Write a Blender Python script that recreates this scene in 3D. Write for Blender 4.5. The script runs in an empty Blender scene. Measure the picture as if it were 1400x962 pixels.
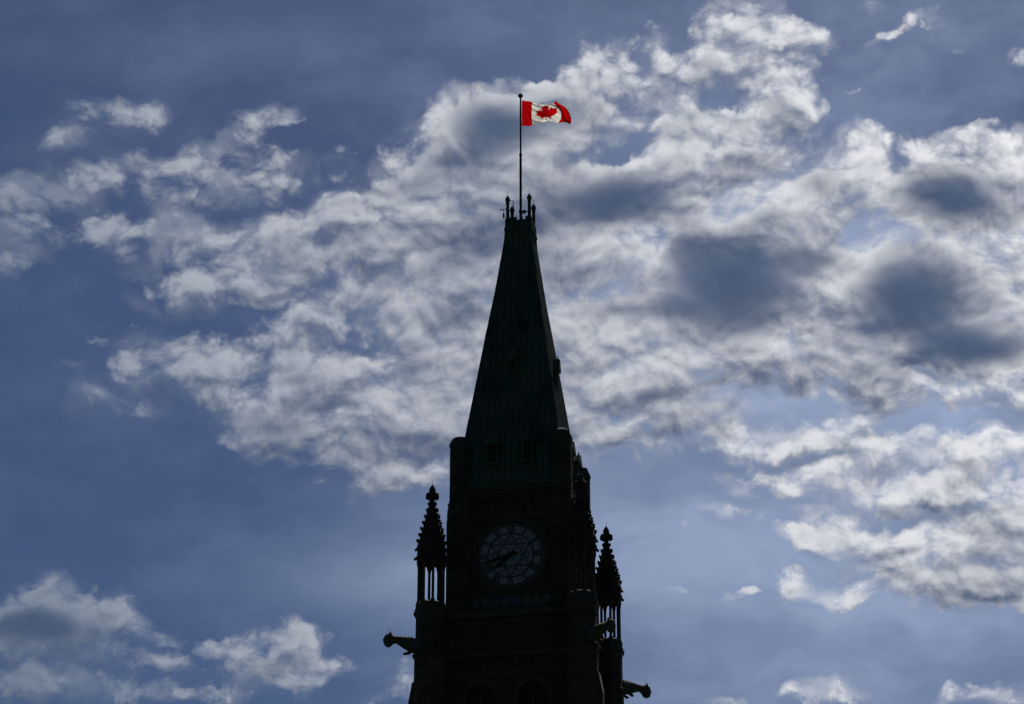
import bpy, bmesh, math, random
from mathutils import Vector, Matrix

random.seed(7)
S = bpy.context.scene
COL = S.collection
PI = math.pi
R = math.radians

# ------------------------------------------------------------------ camera
FOCAL_PX, CAM_PITCH, CAM_HEAD = 3259.8, 0.4358, -0.2051
CAM = Vector((31.2557, -153.4356, 1.7))
fw = Vector((math.sin(CAM_HEAD), math.cos(CAM_HEAD), 0))
RT = Vector((math.cos(CAM_HEAD), -math.sin(CAM_HEAD), 0))
FD = fw * math.cos(CAM_PITCH) + Vector((0, 0, math.sin(CAM_PITCH)))
UP = -fw * math.sin(CAM_PITCH) + Vector((0, 0, math.cos(CAM_PITCH)))
cd = bpy.data.cameras.new('camera')
cam = bpy.data.objects.new('camera', cd)
COL.objects.link(cam)
cam.matrix_world = Matrix(((RT.x, UP.x, -FD.x, CAM.x), (RT.y, UP.y, -FD.y, CAM.y), (RT.z, UP.z, -FD.z, CAM.z), (0, 0, 0, 1)))
cd.sensor_fit = 'HORIZONTAL'
cd.sensor_width = 36
cd.lens = 36 * FOCAL_PX / 1400
cd.clip_start = 0.5
cd.clip_end = 20000
S.camera = cam
S.cycles.use_adaptive_sampling = True
S.cycles.adaptive_threshold = 0.02
S.cycles.adaptive_min_samples = 12

# ------------------------------------------------------------------ exposure
S.view_settings.view_transform = 'Standard'
S.view_settings.look = 'None'
S.view_settings.exposure = 0
S.view_settings.gamma = 1
S.view_settings.use_curve_mapping = False

# ------------------------------------------------------------------ sun
SUN_AZ = CAM_HEAD + R(11.9)        # from +Y towards +X
SUN_EL = R(50)
sd = Vector((math.cos(SUN_EL) * math.sin(SUN_AZ), math.cos(SUN_EL) * math.cos(SUN_AZ), math.sin(SUN_EL)))
sl = bpy.data.lights.new('sun', 'SUN')
sl.energy = 5.0
sl.angle = R(0.5)
sl.color = (1.0, 0.95, 0.87)
sun = bpy.data.objects.new('sun', sl)
COL.objects.link(sun)
sun.rotation_euler = sd.to_track_quat('Z', 'Y').to_euler()
sun.location = (0, 0, 200)

# ------------------------------------------------------------------ sky with clouds
SKY = dict(strength=0.05, tint=(0.345, 0.42, 0.59))
W = bpy.data.worlds.new('World')
S.world = W
W.use_nodes = True
W.cycles.sampling_method = 'MANUAL'
W.cycles.sample_map_resolution = 512
wt = W.node_tree
for n in list(wt.nodes):
    wt.nodes.remove(n)


def nd(t, **kw):
    n = wt.nodes.new(t)
    for k, v in kw.items():
        setattr(n, k, v)
    return n


def put(sock, v):
    if isinstance(v, bpy.types.NodeSocket):
        wt.links.new(v, sock)
    elif v is not None:
        sock.default_value = v


def mt(op, a, b=None, c=None, clamp=False):
    n = nd('ShaderNodeMath', operation=op, use_clamp=clamp)
    put(n.inputs[0], a); put(n.inputs[1], b); put(n.inputs[2], c)
    return n.outputs[0]


def vm(op, a, b=None, c=None, out=0):
    n = nd('ShaderNodeVectorMath', operation=op)
    put(n.inputs[0], a); put(n.inputs[1], b)
    if c is not None:
        put(n.inputs[3 if op == 'SCALE' else 2], c)
    return n.outputs[out]


def scale(a, s):
    n = nd('ShaderNodeVectorMath', operation='SCALE')
    put(n.inputs[0], a); put(n.inputs[3], s)
    return n.outputs[0]


def rng(v, a, b, c=0.0, d=1.0, mode='SMOOTHSTEP'):
    n = nd('ShaderNodeMapRange', interpolation_type=mode, clamp=True)
    for i, x in enumerate((v, a, b, c, d)):
        put(n.inputs[i], x)
    return n.outputs[0]


def noise(vec, sc, detail, rough=.55, dist=0.0, out=0, lac=2.0):
    n = nd('ShaderNodeTexNoise', noise_dimensions='2D')
    put(n.inputs['Vector'], vec)
    n.inputs['Scale'].default_value = sc
    n.inputs['Detail'].default_value = detail
    n.inputs['Roughness'].default_value = rough
    n.inputs['Lacunarity'].default_value = lac
    n.inputs['Distortion'].default_value = dist
    return n.outputs[out]


def mixc(f, a, b):
    n = nd('ShaderNodeMix', data_type='RGBA')
    put(n.inputs[0], f); put(n.inputs[6], a); put(n.inputs[7], b)
    return n.outputs[2]


def chart_pt(X, Y):
    """a direction of the sky -> its place on the stereographic sky chart (1 unit = about 1.75 degrees)"""
    d = (FD * FOCAL_PX + RT * (X - 700) + UP * (481 - Y)).normalized()
    k = 2 / (1 + d.dot(FD)) * FOCAL_PX / 100
    return d.dot(RT) * k, d.dot(UP) * k


# cloud masses: x, y, half width, half height, tilt (degrees), weight -- places on the sky chart
CLOUDS = [
 (160,158,55,22,8,.75),(105,195,36,14,15,.75),(190,150,28,16,0,.5),
 (362,165,48,18,22,.7),(395,156,18,14,0,.5),
 (85,252,70,24,4,.85),(15,262,25,18,0,.4),(205,246,48,34,0,.75),(275,222,55,24,10,.75),(300,255,70,24,0,.5),(345,242,48,34,10,.65),(430,232,60,22,0,.3),
 (20,318,40,34,-20,.85),(14,362,24,30,0,.6),(108,312,60,24,-8,.8),(190,322,70,18,-5,.65),(237,298,40,24,0,.65),(305,322,80,22,10,.5),
 (270,372,90,24,-5,.55),(258,402,56,24,0,.75),(340,385,60,34,10,.8),(402,345,58,44,30,.9),(445,300,60,28,20,.85),(470,380,70,40,20,.9),(500,290,70,20,5,.75),
 (545,200,36,34,40,.5),(600,182,26,24,30,.5),(570,225,60,30,20,.4),
 (640,250,95,58,15,.95),(590,292,100,44,15,.95),(700,165,92,44,8,.95),(792,118,58,34,22,.95),(830,132,34,48,0,.9),(760,192,80,34,12,.95),(650,172,50,38,0,.75),
 (700,112,30,12,10,.6),(740,112,18,12,0,.6),
 (805,70,26,10,10,.55),(865,62,34,17,45,.6),(900,75,18,26,0,.45),(840,50,20,8,60,.3),
 (880,245,92,36,8,1.0),(800,282,82,48,0,1.0),(780,350,72,40,-10,.9),(850,362,50,40,0,.85),(620,352,64,46,20,.95),(632,390,60,40,0,.9),(540,420,95,32,5,.9),(520,350,50,40,30,.9),
 (1012,35,46,38,20,.95),(1092,52,48,22,12,.75),(960,72,26,34,0,.65),(1012,85,60,28,10,.8),(922,86,24,14,0,.7),(890,112,30,22,40,.65),
 (1072,120,44,38,35,.95),(1085,165,32,42,0,.85),(1022,175,62,34,35,.95),(930,160,62,44,25,.95),(1030,215,64,42,0,.85),(960,200,60,28,15,.85),
 (1170,212,36,36,45,.95),(1140,255,60,34,20,.85),(1195,242,26,30,0,.75),(1203,190,22,12,0,.5),
 (1100,292,80,40,0,.9),(1020,292,60,30,0,.9),(1000,322,80,28,0,.85),(950,270,50,40,0,.7),
 (1312,190,60,16,12,.6),(1330,225,90,34,-10,.95),(1392,205,30,26,0,.8),(1280,258,56,48,0,.95),(1345,282,100,48,0,.95),(1396,88,22,12,10,.6),
 (1240,35,52,10,14,.42),(1186,10,24,9,0,.32),(1210,52,40,8,20,.32),(1292,66,12,5,20,.4),(1165,131,12,5,0,.35),
 (1000,400,130,70,0,1.05),(1130,362,100,48,0,.95),(1250,420,130,78,0,1.05),(1350,482,90,48,0,1.05),(1350,352,100,48,0,.95),(1150,440,100,58,0,.95),
 (900,452,130,48,0,.95),(1050,500,150,38,6,.95),(900,520,130,38,10,.95),(830,562,90,46,15,.95),(850,602,90,28,12,.9),(950,556,100,24,16,.9),(1150,500,110,28,10,.85),(1300,535,120,22,-5,.8),(1210,520,60,20,0,.6),
 (1205,560,52,14,8,.55),(1382,530,40,30,0,.7),
 (1142,585,58,18,10,.8),(1062,602,56,16,0,.7),(1002,588,40,18,15,.6),(1082,656,84,20,4,.95),(1230,616,80,18,0,.9),(1240,668,80,22,10,.9),(1322,626,40,16,0,.8),(1372,605,46,26,0,.8),
 (1130,706,32,10,0,.6),(1162,728,80,16,5,.8),(1105,740,40,12,0,.75),(1188,760,50,16,0,.85),(1225,730,36,12,0,.65),(1310,672,66,26,8,.85),(1345,740,100,64,20,1.0),(1290,782,84,32,10,1.0),(1382,692,46,38,0,.95),(1335,812,70,20,0,.9),
 (1076,796,25,16,10,1.35),(1003,804,18,10,8,1.35),(1150,806,32,14,-10,.9),(1182,790,18,10,10,.6),(995,708,28,7,10,.45),(940,730,12,6,0,.35),(1165,822,15,5,0,.5),(922,802,12,5,0,.45),(1215,855,22,8,0,.35),
 (1142,944,44,13,6,.65),(1000,955,32,9,5,.55),(1362,952,74,16,0,.75),(1090,958,30,8,0,.55),
 (48,808,32,20,10,.9),(112,840,66,38,0,1.0),(40,850,60,38,0,.95),(4,828,10,12,0,.6),(188,862,34,18,-25,.55),(80,930,52,28,-10,.85),(20,932,42,22,0,.7),(205,910,40,14,-10,.7),(235,946,70,14,0,.6),(170,940,30,14,0,.5),
 (290,885,28,9,14,.7),(366,896,60,32,15,.95),(402,872,22,18,30,.75),(440,922,46,16,10,.8),(472,902,18,8,20,.65),(300,952,56,10,0,.45),(545,930,18,20,0,.45),(540,955,30,10,0,.45),
 (240,496,60,34,-15,.9),(180,510,24,20,0,.7),(292,512,44,34,-10,.95),(372,470,70,26,25,.95),(422,444,38,20,20,.85),(412,520,70,34,15,.95),(452,505,50,28,0,.95),(500,490,30,14,-10,.85),
 (370,582,72,38,-18,1.0),(450,572,90,48,0,1.0),(520,602,80,48,0,1.0),(560,542,80,48,0,.95),(510,652,60,22,10,.95),(580,640,52,28,0,.85),(602,572,50,38,0,.95),(625,470,54,40,0,.85),(560,460,50,34,0,.7),
 (130,540,36,15,-15,.42),(190,556,30,20,0,.42),(110,560,24,24,0,.3),(140,470,14,6,0,.5),(100,506,20,9,0,.3),
 (700,300,70,60,0,.8),(700,400,60,60,0,.7),(770,440,60,50,0,.8),(800,500,60,50,10,.8),(690,250,60,40,0,.7),(740,560,60,60,0,.7),(640,560,50,60,0,.7),(660,480,50,50,0,.6),(740,230,40,24,20,.5),
 (1385,770,50,50,0,.8),(1390,640,40,30,0,.6),(1180,640,200,60,5,.35),(1260,740,140,80,15,.3),(1150,560,160,40,8,.3),(100,890,130,70,0,.3),(370,915,90,40,0,.25),(420,340,200,60,10,.2),
 # gaps of clear sky
 (855,206,34,11,22,-.7),(770,215,24,12,30,-.4),(575,345,30,10,35,-.55),(565,385,10,26,0,-.4),(992,142,34,18,15,-.8),(1172,310,24,18,0,-.6),(1232,215,26,16,0,-.5),
 (1252,514,30,10,-8,-.8),(1110,545,50,10,12,-.45),(1282,590,80,16,0,-.45),(1365,562,24,20,0,-.5),(600,604,14,12,0,-.5),(470,540,10,26,-30,-.4),(1040,545,40,9,15,-.3),(1000,335,50,8,12,-.4),
 (1300,700,50,10,20,-.3),(330,450,60,16,10,-.35),(870,180,10,30,-20,-.3),(660,320,50,8,10,-.35),
]
# thick shadowed undersides: soft
DARKS = [
 (1000,392,92,70,0,1.25),(950,345,40,20,10,.3),(1250,412,88,66,0,1.25),(1340,476,78,30,4,1.1),(1120,352,46,24,0,.6),(1300,270,82,44,-5,.95),(1120,250,46,26,0,.5),(1150,300,40,20,0,.2),
 (805,276,90,44,0,.95),(875,262,60,26,5,.5),(700,165,70,36,0,.75),(780,150,50,30,10,.35),(650,205,64,48,20,.55),(620,352,56,38,20,.5),(860,424,80,18,0,.5),(760,370,44,40,0,.45),(560,250,60,30,20,.3),
 (412,520,34,10,10,.4),(380,582,62,18,-10,.45),(33,856,56,24,0,.8),(85,856,60,20,0,.5),(372,908,44,14,10,.3),(1350,715,40,40,0,.15),(1062,300,50,14,10,.4),
 (1024,225,52,26,0,.3),(640,432,70,16,0,.45),(700,330,50,40,0,.4),(930,530,120,12,10,.3),(930,300,50,28,0,.3),(940,165,40,18,10,.25),(1100,170,40,14,30,.15),(1190,500,60,18,0,.3),(320,395,60,16,0,.2),(480,340,60,24,20,.2),(1390,300,40,20,0,.2),
]
VEIL = [
 (1050,800,620,360,0,1.0),(1200,560,400,240,0,.5),(620,760,420,160,10,.45),(1300,60,300,140,0,.16),(300,60,330,60,5,.22),(420,790,260,70,5,.3),(760,420,420,260,10,.6),(1200,380,420,260,0,.7),(900,200,400,300,0,.4),
]

tc = nd('ShaderNodeTexCoord')
DIR = vm('NORMALIZE', tc.outputs['Generated'])


def dot(a, v):
    return vm('DOT_PRODUCT', a, tuple(v), out=1)


kk = mt('DIVIDE', 2 * FOCAL_PX / 100, mt('MAXIMUM', mt('ADD', dot(DIR, FD), 1.0), 0.02))
cx = nd('ShaderNodeCombineXYZ')
put(cx.inputs[0], mt('MULTIPLY', dot(DIR, RT), kk))
put(cx.inputs[1], mt('MULTIPLY', dot(DIR, UP), kk))
P = cx.outputs[0]

# domain warps give the masses ragged cauliflower rims
w1 = scale(vm('SUBTRACT', noise(P, 0.85, 2, .5, out=1), (.5, .5, .5)), 0.75)
w2 = scale(vm('SUBTRACT', noise(P, 3.2, 5, .6, out=1), (.5, .5, .5)), 0.30)
P1 = vm('ADD', vm('ADD', P, w1), w2)
PS = vm('ADD', P, scale(w1, 0.35))


def blobs(vec, items, grow, acc=0.0):
    for (x, y, rx, ry, ang, wgt) in items:
        px, py = chart_pt(x, y)
        m = nd('ShaderNodeMapping', vector_type='TEXTURE')
        put(m.inputs['Vector'], vec)
        m.inputs['Location'].default_value = (px, py, 0)
        m.inputs['Rotation'].default_value = (0, 0, R(ang))
        m.inputs['Scale'].default_value = (rx / 100 * grow, ry / 100 * grow, 1)
        g = nd('ShaderNodeTexGradient', gradient_type='SPHERICAL')
        put(g.inputs[0], m.outputs[0])
        acc = mt('MULTIPLY_ADD', g.outputs[1], wgt * 1.08 + (.06 if wgt > 0 else 0), acc)
    return acc


B = blobs(P1, CLOUDS, 1.6)
BRAW = B
BUP = blobs(vm('ADD', P1, (0.04, 0.26, 0)), CLOUDS, 1.6)
B = mt('MULTIPLY', mt('SUBTRACT', 1.0, mt('POWER', 2.718, mt('MULTIPLY', mt('MAXIMUM', B, -1.0), -1.25))), 1.25)
# the rest of the sky, outside the modelled masses: loose broken cloud
rad = vm('LENGTH', P, out=1)
far = rng(rad, 8.3, 11.5)
nfar = noise(P, 0.33, 4, .55)
B = mt('ADD', B, mt('MULTIPLY', far, mt('MULTIPLY_ADD', nfar, 3.2, -1.35)))

stretch = vm('MULTIPLY', P, (1.0, 1.35, 1.0))
stretch1 = vm('ADD', stretch, scale(w1, .6))
n1 = noise(stretch1, 1.1, 9, .61, 0.15)
up = vm('ADD', stretch1, (0.04, 0.17, 0))
n1u = noise(up, 1.1, 3.5, .5, 0.15)
n1l = noise(stretch1, 1.1, 3.5, .5, 0.15)


def puffs(vec, sc, detail):
    vor = nd('ShaderNodeTexVoronoi', voronoi_dimensions='2D', feature='SMOOTH_F1')
    put(vor.inputs['Vector'], vec)
    vor.inputs['Scale'].default_value = sc
    vor.inputs['Detail'].default_value = detail
    vor.inputs['Roughness'].default_value = 0.55
    vor.inputs['Lacunarity'].default_value = 2.6
    vor.inputs['Smoothness'].default_value = 0.2
    return mt('SUBTRACT', 0.5, vor.outputs['Distance'])


pv = vm('ADD', vm('ADD', stretch, scale(w1, .5)), scale(w2, .7))
puff = puffs(pv, 2.7, 2.5)
# rounded billows: lit from above, shaded beneath
pb = vm('ADD', vm('ADD', stretch, scale(w1, .7)), scale(w2, .22))
bil = puffs(pb, 1.5, 1.7)
bil_up = puffs(vm('ADD', pb, (0.04, 0.17, 0)), 1.5, 1.7)

dk = blobs(PS, DARKS, 1.42)
dens = mt('ADD', mt('MULTIPLY_ADD', mt('SUBTRACT', n1, .5), 0.90, B), mt('MULTIPLY_ADD', bil, .62, mt('MULTIPLY', puff, .38)))
dens = mt('SUBTRACT', dens, mt('ADD', 0.30, rng(B, 0.0, .18, .28, 0)))
dens = mt('MULTIPLY_ADD', rng(dk, .05, .5), .7, dens)
alpha = mt('MAXIMUM', rng(dens, -0.24, 0.58), mt('MULTIPLY', rng(B, .14, .90, 0, .60), rng(n1, .34, .58)))
# thickness and shadow
dk = mt('MAXIMUM', mt('MULTIPLY_ADD', mt('SUBTRACT', n1l, .5), 0.22, dk), 0.0)
thick = rng(mt('MULTIPLY_ADD', mt('SUBTRACT', n1l, .5), 1.6, BRAW), .35, 2.3)
relief = mt('ADD', mt('MULTIPLY', mt('SUBTRACT', n1l, n1u), 0.45), mt('MULTIPLY', mt('SUBTRACT', bil, bil_up), 0.48))   # > 0 where the cloud thins towards the sun
relief = mt('MULTIPLY_ADD', mt('MAXIMUM', mt('MINIMUM', mt('SUBTRACT', BRAW, BUP), .5), -.5), 0.66, relief)
shade = mt('SUBTRACT', mt('MULTIPLY_ADD', thick, 0.35, 0.04), relief)
shade = rng(shade, -0.42, 0.92, 0.0, 0.95)
belly = mt('MULTIPLY', mt('SUBTRACT', 1.0, mt('POWER', 2.718, mt('MULTIPLY', mt('MULTIPLY', dk, dk), -3.4))), 0.97)

glow = (fw * math.cos(R(38)) + RT * math.sin(R(38))).normalized()
glow = (glow * math.cos(R(28)) + Vector((0, 0, math.sin(R(28))))).normalized()
lit = rng(dot(DIR, glow), 0.68, 0.97, 0, 1, 'LINEAR')
bright = mixc(lit, (0.20, 0.245, 0.33, 1), (0.98, 0.975, 0.99, 1))
darkc = mixc(lit, (0.066, 0.098, 0.180, 1), (0.047, 0.081, 0.160, 1))
back = rng(dot(DIR, fw), -0.1, 0.7, 0.22, 1.0)
bellyc = scale(darkc, mt('MULTIPLY_ADD', mt('SUBTRACT', n1, .5), .7, .98))
ccol = scale(mixc(belly, mixc(shade, bright, darkc), bellyc), mt('DIVIDE', back, SKY['strength']))

sky = nd('ShaderNodeTexSky', sky_type='NISHITA')
sky.sun_disc = False
sky.sun_elevation = SUN_EL
sky.sun_rotation = SUN_AZ
sky.altitude = 100
sky.air_density = 1.0
sky.dust_density = 0.6
sky.ozone_density = 1.5
blue = vm('MULTIPLY', sky.outputs[0], SKY['tint'])
veil = blobs(P, VEIL, 1.0)
vn = noise(vm('MULTIPLY', vm('ADD', P, w1), (0.5, 1.3, 1)), 0.7, 5, .55)
veil = mt('MULTIPLY', mt('MINIMUM', veil, 1.0), rng(vn, .2, .75, .50, 1.0))
veil = mt('ADD', veil, rng(noise(vm('MULTIPLY', vm('ADD', P, scale(w1, .5)), (0.6, 1.2, 1)), 0.8, 7, .6), .38, .78, 0, .22), clamp=True)
veilc = scale(mixc(lit, (0.115, 0.165, 0.27, 1), (0.385, 0.475, 0.69, 1)), mt('DIVIDE', back, SKY['strength']))
base = mixc(mt('MULTIPLY', veil, .97), blue, veilc)
final = mixc(mt('MULTIPLY', alpha, .97), base, ccol)
bg = nd('ShaderNodeBackground')
put(bg.inputs[0], final)
bg.inputs[1].default_value = SKY['strength']
wo = nd('ShaderNodeOutputWorld')
wt.links.new(bg.outputs[0], wo.inputs[0])
#--TOWER--

# ------------------------------------------------------------------ materials
def new_mat(name):
    m = bpy.data.materials.new(name)
    m.use_nodes = True
    nt = m.node_tree
    return m, nt, nt.nodes['Principled BSDF']


def mnode(nt, t, inputs=None, **kw):
    n = nt.nodes.new(t)
    for k, v in kw.items():
        setattr(n, k, v)
    for k, v in (inputs or {}).items():
        if isinstance(v, bpy.types.NodeSocket):
            nt.links.new(v, n.inputs[k])
        else:
            n.inputs[k].default_value = v
    return n


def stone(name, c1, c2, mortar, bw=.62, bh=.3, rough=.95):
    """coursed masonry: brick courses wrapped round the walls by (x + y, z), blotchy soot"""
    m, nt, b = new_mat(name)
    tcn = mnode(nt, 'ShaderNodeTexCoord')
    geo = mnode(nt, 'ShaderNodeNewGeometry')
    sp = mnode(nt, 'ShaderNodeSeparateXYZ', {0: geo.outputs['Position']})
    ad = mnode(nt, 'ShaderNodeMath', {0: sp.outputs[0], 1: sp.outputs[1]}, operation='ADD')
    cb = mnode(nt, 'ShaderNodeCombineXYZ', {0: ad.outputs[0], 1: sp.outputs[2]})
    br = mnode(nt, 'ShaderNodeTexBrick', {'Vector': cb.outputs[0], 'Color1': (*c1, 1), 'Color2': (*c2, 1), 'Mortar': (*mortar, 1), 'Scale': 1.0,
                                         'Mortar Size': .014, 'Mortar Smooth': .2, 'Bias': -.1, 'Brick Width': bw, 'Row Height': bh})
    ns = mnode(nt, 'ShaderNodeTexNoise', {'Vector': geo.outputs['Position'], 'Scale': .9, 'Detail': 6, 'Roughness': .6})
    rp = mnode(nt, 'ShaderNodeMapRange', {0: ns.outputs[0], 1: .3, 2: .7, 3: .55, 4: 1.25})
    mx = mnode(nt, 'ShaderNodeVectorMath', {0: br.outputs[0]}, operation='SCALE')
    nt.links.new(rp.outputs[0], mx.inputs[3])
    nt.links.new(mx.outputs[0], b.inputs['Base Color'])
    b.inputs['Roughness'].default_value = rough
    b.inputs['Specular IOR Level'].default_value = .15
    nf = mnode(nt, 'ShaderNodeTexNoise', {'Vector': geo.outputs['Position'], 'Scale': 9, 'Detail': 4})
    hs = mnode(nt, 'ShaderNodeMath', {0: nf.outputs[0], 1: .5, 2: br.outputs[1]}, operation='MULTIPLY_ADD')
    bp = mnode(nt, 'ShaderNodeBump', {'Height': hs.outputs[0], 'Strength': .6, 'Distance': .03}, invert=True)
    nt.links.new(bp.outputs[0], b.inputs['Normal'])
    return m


def plain(name, c, rough=.6, metal=0.0, var=.35, sc=3.0, spec=.3):
    m, nt, b = new_mat(name)
    geo = mnode(nt, 'ShaderNodeNewGeometry')
    ns = mnode(nt, 'ShaderNodeTexNoise', {'Vector': geo.outputs['Position'], 'Scale': sc, 'Detail': 6, 'Roughness': .6})
    rp = mnode(nt, 'ShaderNodeMapRange', {0: ns.outputs[0], 1: .3, 2: .7, 3: 1 - var, 4: 1 + var})
    mx = mnode(nt, 'ShaderNodeVectorMath', {0: tuple(c)}, operation='SCALE')
    nt.links.new(rp.outputs[0], mx.inputs[3])
    nt.links.new(mx.outputs[0], b.inputs['Base Color'])
    b.inputs['Roughness'].default_value = rough
    b.inputs['Metallic'].default_value = metal
    b.inputs['Specular IOR Level'].default_value = spec
    return m


def copper_mat():
    m, nt, b = new_mat('weathered copper')
    geo = mnode(nt, 'ShaderNodeNewGeometry')
    mp = mnode(nt, 'ShaderNodeMapping', {'Vector': geo.outputs['Position'], 'Scale': (3.5, 3.5, .22)})
    ns = mnode(nt, 'ShaderNodeTexNoise', {'Vector': mp.outputs[0], 'Scale': 1.0, 'Detail': 6, 'Roughness': .65})
    n2 = mnode(nt, 'ShaderNodeTexNoise', {'Vector': geo.outputs['Position'], 'Scale': .35, 'Detail': 3})
    sm = mnode(nt, 'ShaderNodeMath', {0: ns.outputs[0], 1: n2.outputs[0]}, operation='ADD')
    cr = mnode(nt, 'ShaderNodeValToRGB', {0: sm.outputs[0]})
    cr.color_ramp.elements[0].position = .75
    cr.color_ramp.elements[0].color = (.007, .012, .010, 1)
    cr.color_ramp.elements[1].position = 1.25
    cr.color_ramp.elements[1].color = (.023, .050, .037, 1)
    nt.links.new(cr.outputs[0], b.inputs['Base Color'])
    b.inputs['Roughness'].default_value = .6
    b.inputs['Specular IOR Level'].default_value = .25
    return m


def cloth(name, c):
    m, nt, b = new_mat(name)
    out = nt.nodes['Material Output']
    geo = mnode(nt, 'ShaderNodeTexCoord')
    ns = mnode(nt, 'ShaderNodeTexNoise', {'Vector': geo.outputs['Object'], 'Scale': 6, 'Detail': 4})
    rp = mnode(nt, 'ShaderNodeMapRange', {0: ns.outputs[0], 1: .3, 2: .7, 3: .88, 4: 1.05})
    mx = mnode(nt, 'ShaderNodeVectorMath', {0: tuple(c)}, operation='SCALE')
    nt.links.new(rp.outputs[0], mx.inputs[3])
    nt.links.new(mx.outputs[0], b.inputs['Base Color'])
    b.inputs['Roughness'].default_value = .8
    b.inputs['Specular IOR Level'].default_value = .15
    tr = mnode(nt, 'ShaderNodeBsdfTranslucent', {0: mx.outputs[0]})
    ms = mnode(nt, 'ShaderNodeMixShader', {0: .62, 1: b.outputs[0], 2: tr.outputs[0]})
    nt.links.new(ms.outputs[0], out.inputs[0])
    return m


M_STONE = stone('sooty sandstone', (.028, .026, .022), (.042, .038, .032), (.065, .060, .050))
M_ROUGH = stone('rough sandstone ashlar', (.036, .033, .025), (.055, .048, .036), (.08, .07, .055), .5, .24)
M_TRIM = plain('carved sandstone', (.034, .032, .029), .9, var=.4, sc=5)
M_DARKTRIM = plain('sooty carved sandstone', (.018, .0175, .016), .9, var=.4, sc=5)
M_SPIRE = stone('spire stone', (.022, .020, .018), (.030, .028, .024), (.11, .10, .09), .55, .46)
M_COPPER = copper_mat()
M_VOID = plain('dark opening', (.008, .008, .009), .9)
M_DIAL = plain('opal glass', (.11, .123, .145), .4, var=.12, sc=2.0, spec=.5)
M_IRON = plain('black iron', (.010, .010, .011), .8, spec=.1)
M_GLASS = plain('window glass', (.022, .032, .05), .3, var=.3, spec=.35)
M_LOUVRE = plain('copper louvre', (.03, .06, .05), .6)
M_GARG = plain('gargoyle stone', (.040, .045, .037), .9, var=.35, sc=4)
M_POLE = plain('dark painted pole', (.013, .013, .015), .8, spec=.1)
M_RED = cloth('red flag cloth', (.40, .002, .0036))
M_WHITE = cloth('white flag cloth', (.62, .60, .56))


# ------------------------------------------------------------------ mesh helpers
class MB:
    def __init__(s):
        s.bm = bmesh.new()

    def poly(s, verts, faces):
        v = [s.bm.verts.new(p) for p in verts]
        for f in faces:
            try:
                s.bm.faces.new([v[i] for i in f])
            except ValueError:
                pass
        return v

    def box(s, c, d, mat=None):
        x, y, z = d[0] / 2, d[1] / 2, d[2] / 2
        pts = [Vector((a * x, b * y, e * z)) for e in (-1, 1) for a, b in ((-1, -1), (1, -1), (1, 1), (-1, 1))]
        if mat:
            pts = [mat @ p for p in pts]
        pts = [p + Vector(c) for p in pts]
        s.poly(pts, [(3, 2, 1, 0), (4, 5, 6, 7), (0, 1, 5, 4), (1, 2, 6, 5), (2, 3, 7, 6), (3, 0, 4, 7)])
        return s

    def lathe(s, c, prof, n=8, rot=None, close=True):
        """prof: (radius, z) from bottom to top"""
        rot = PI / n if rot is None else rot
        rings = []
        for r, z in prof:
            rings.append([(c[0] + r * math.cos(rot + 2 * PI * k / n), c[1] + r * math.sin(rot + 2 * PI * k / n), c[2] + z) for k in range(n)])
        verts = [p for q in rings for p in q]
        faces = []
        for i in range(len(prof) - 1):
            for k in range(n):
                a, b2 = i * n + k, i * n + (k + 1) % n
                faces.append((a, b2, b2 + n, a + n))
        if close:
            faces.append(tuple(range(n - 1, -1, -1)))
            faces.append(tuple(range((len(prof) - 1) * n, len(prof) * n)))
        s.poly(verts, faces)
        return s

    def bar(s, a, b, r, n=6, r2=None):
        a, b = Vector(a), Vector(b)
        q = (b - a).to_track_quat('Z', 'Y')
        r2 = r if r2 is None else r2
        v = []
        for p, rr in ((a, r), (b, r2)):
            for k in range(n):
                v.append(p + q @ Vector((rr * math.cos(2 * PI * k / n), rr * math.sin(2 * PI * k / n), 0)))
        s.poly(v, [(k, (k + 1) % n, n + (k + 1) % n, n + k) for k in range(n)] + [tuple(range(n - 1, -1, -1)), tuple(range(n, 2 * n))])
        return s

    def prism(s, pts, f, back):
        """a closed outline pts (u, v) mapped by f(u, v, depth), extruded from depth 0 to back"""
        n = len(pts)
        v = [f(u, w, 0) for u, w in pts] + [f(u, w, back) for u, w in pts]
        s.poly(v, [tuple(range(n)), tuple(range(2 * n - 1, n - 1, -1))] + [(k, n + k, n + (k + 1) % n, (k + 1) % n) for k in range(n)])
        return s

    def build(s, name, mat, parent=None, smooth=False, bevel=0):
        bmesh.ops.recalc_face_normals(s.bm, faces=s.bm.faces)
        me = bpy.data.meshes.new(name)
        s.bm.to_mesh(me)
        s.bm.free()
        for m in (mat if isinstance(mat, (list, tuple)) else [mat]):
            me.materials.append(m)
        if smooth:
            for p in me.polygons:
                p.use_smooth = True
        o = bpy.data.objects.new(name, me)
        COL.objects.link(o)
        if parent:
            o.parent = parent
        if bevel:
            b = o.modifiers.new('bevel', 'BEVEL')
            b.width = bevel
            b.segments = 1
            b.limit_method = 'ANGLE'
        return o


def tag(o, label=None, cat=None, group=None, kind=None):
    for k, v in (('label', label), ('category', cat), ('group', group), ('kind', kind)):
        if v:
            o[k] = v
    return o


def empty(name, loc=(0, 0, 0), parent=None):
    o = bpy.data.objects.new(name, None)
    o.empty_display_size = .3
    o.location = loc
    COL.objects.link(o)
    if parent:
        o.parent = parent
    return o


def copy_tree(o, parent, loc, rz=0.0, ry=0.0):
    c = o.copy()
    COL.objects.link(c)
    c.parent = parent
    c.location = loc
    c.rotation_euler = (0, ry, rz)
    for ch in list(o.children):
        d = ch.copy()
        COL.objects.link(d)
        d.parent = c
    return c


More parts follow.
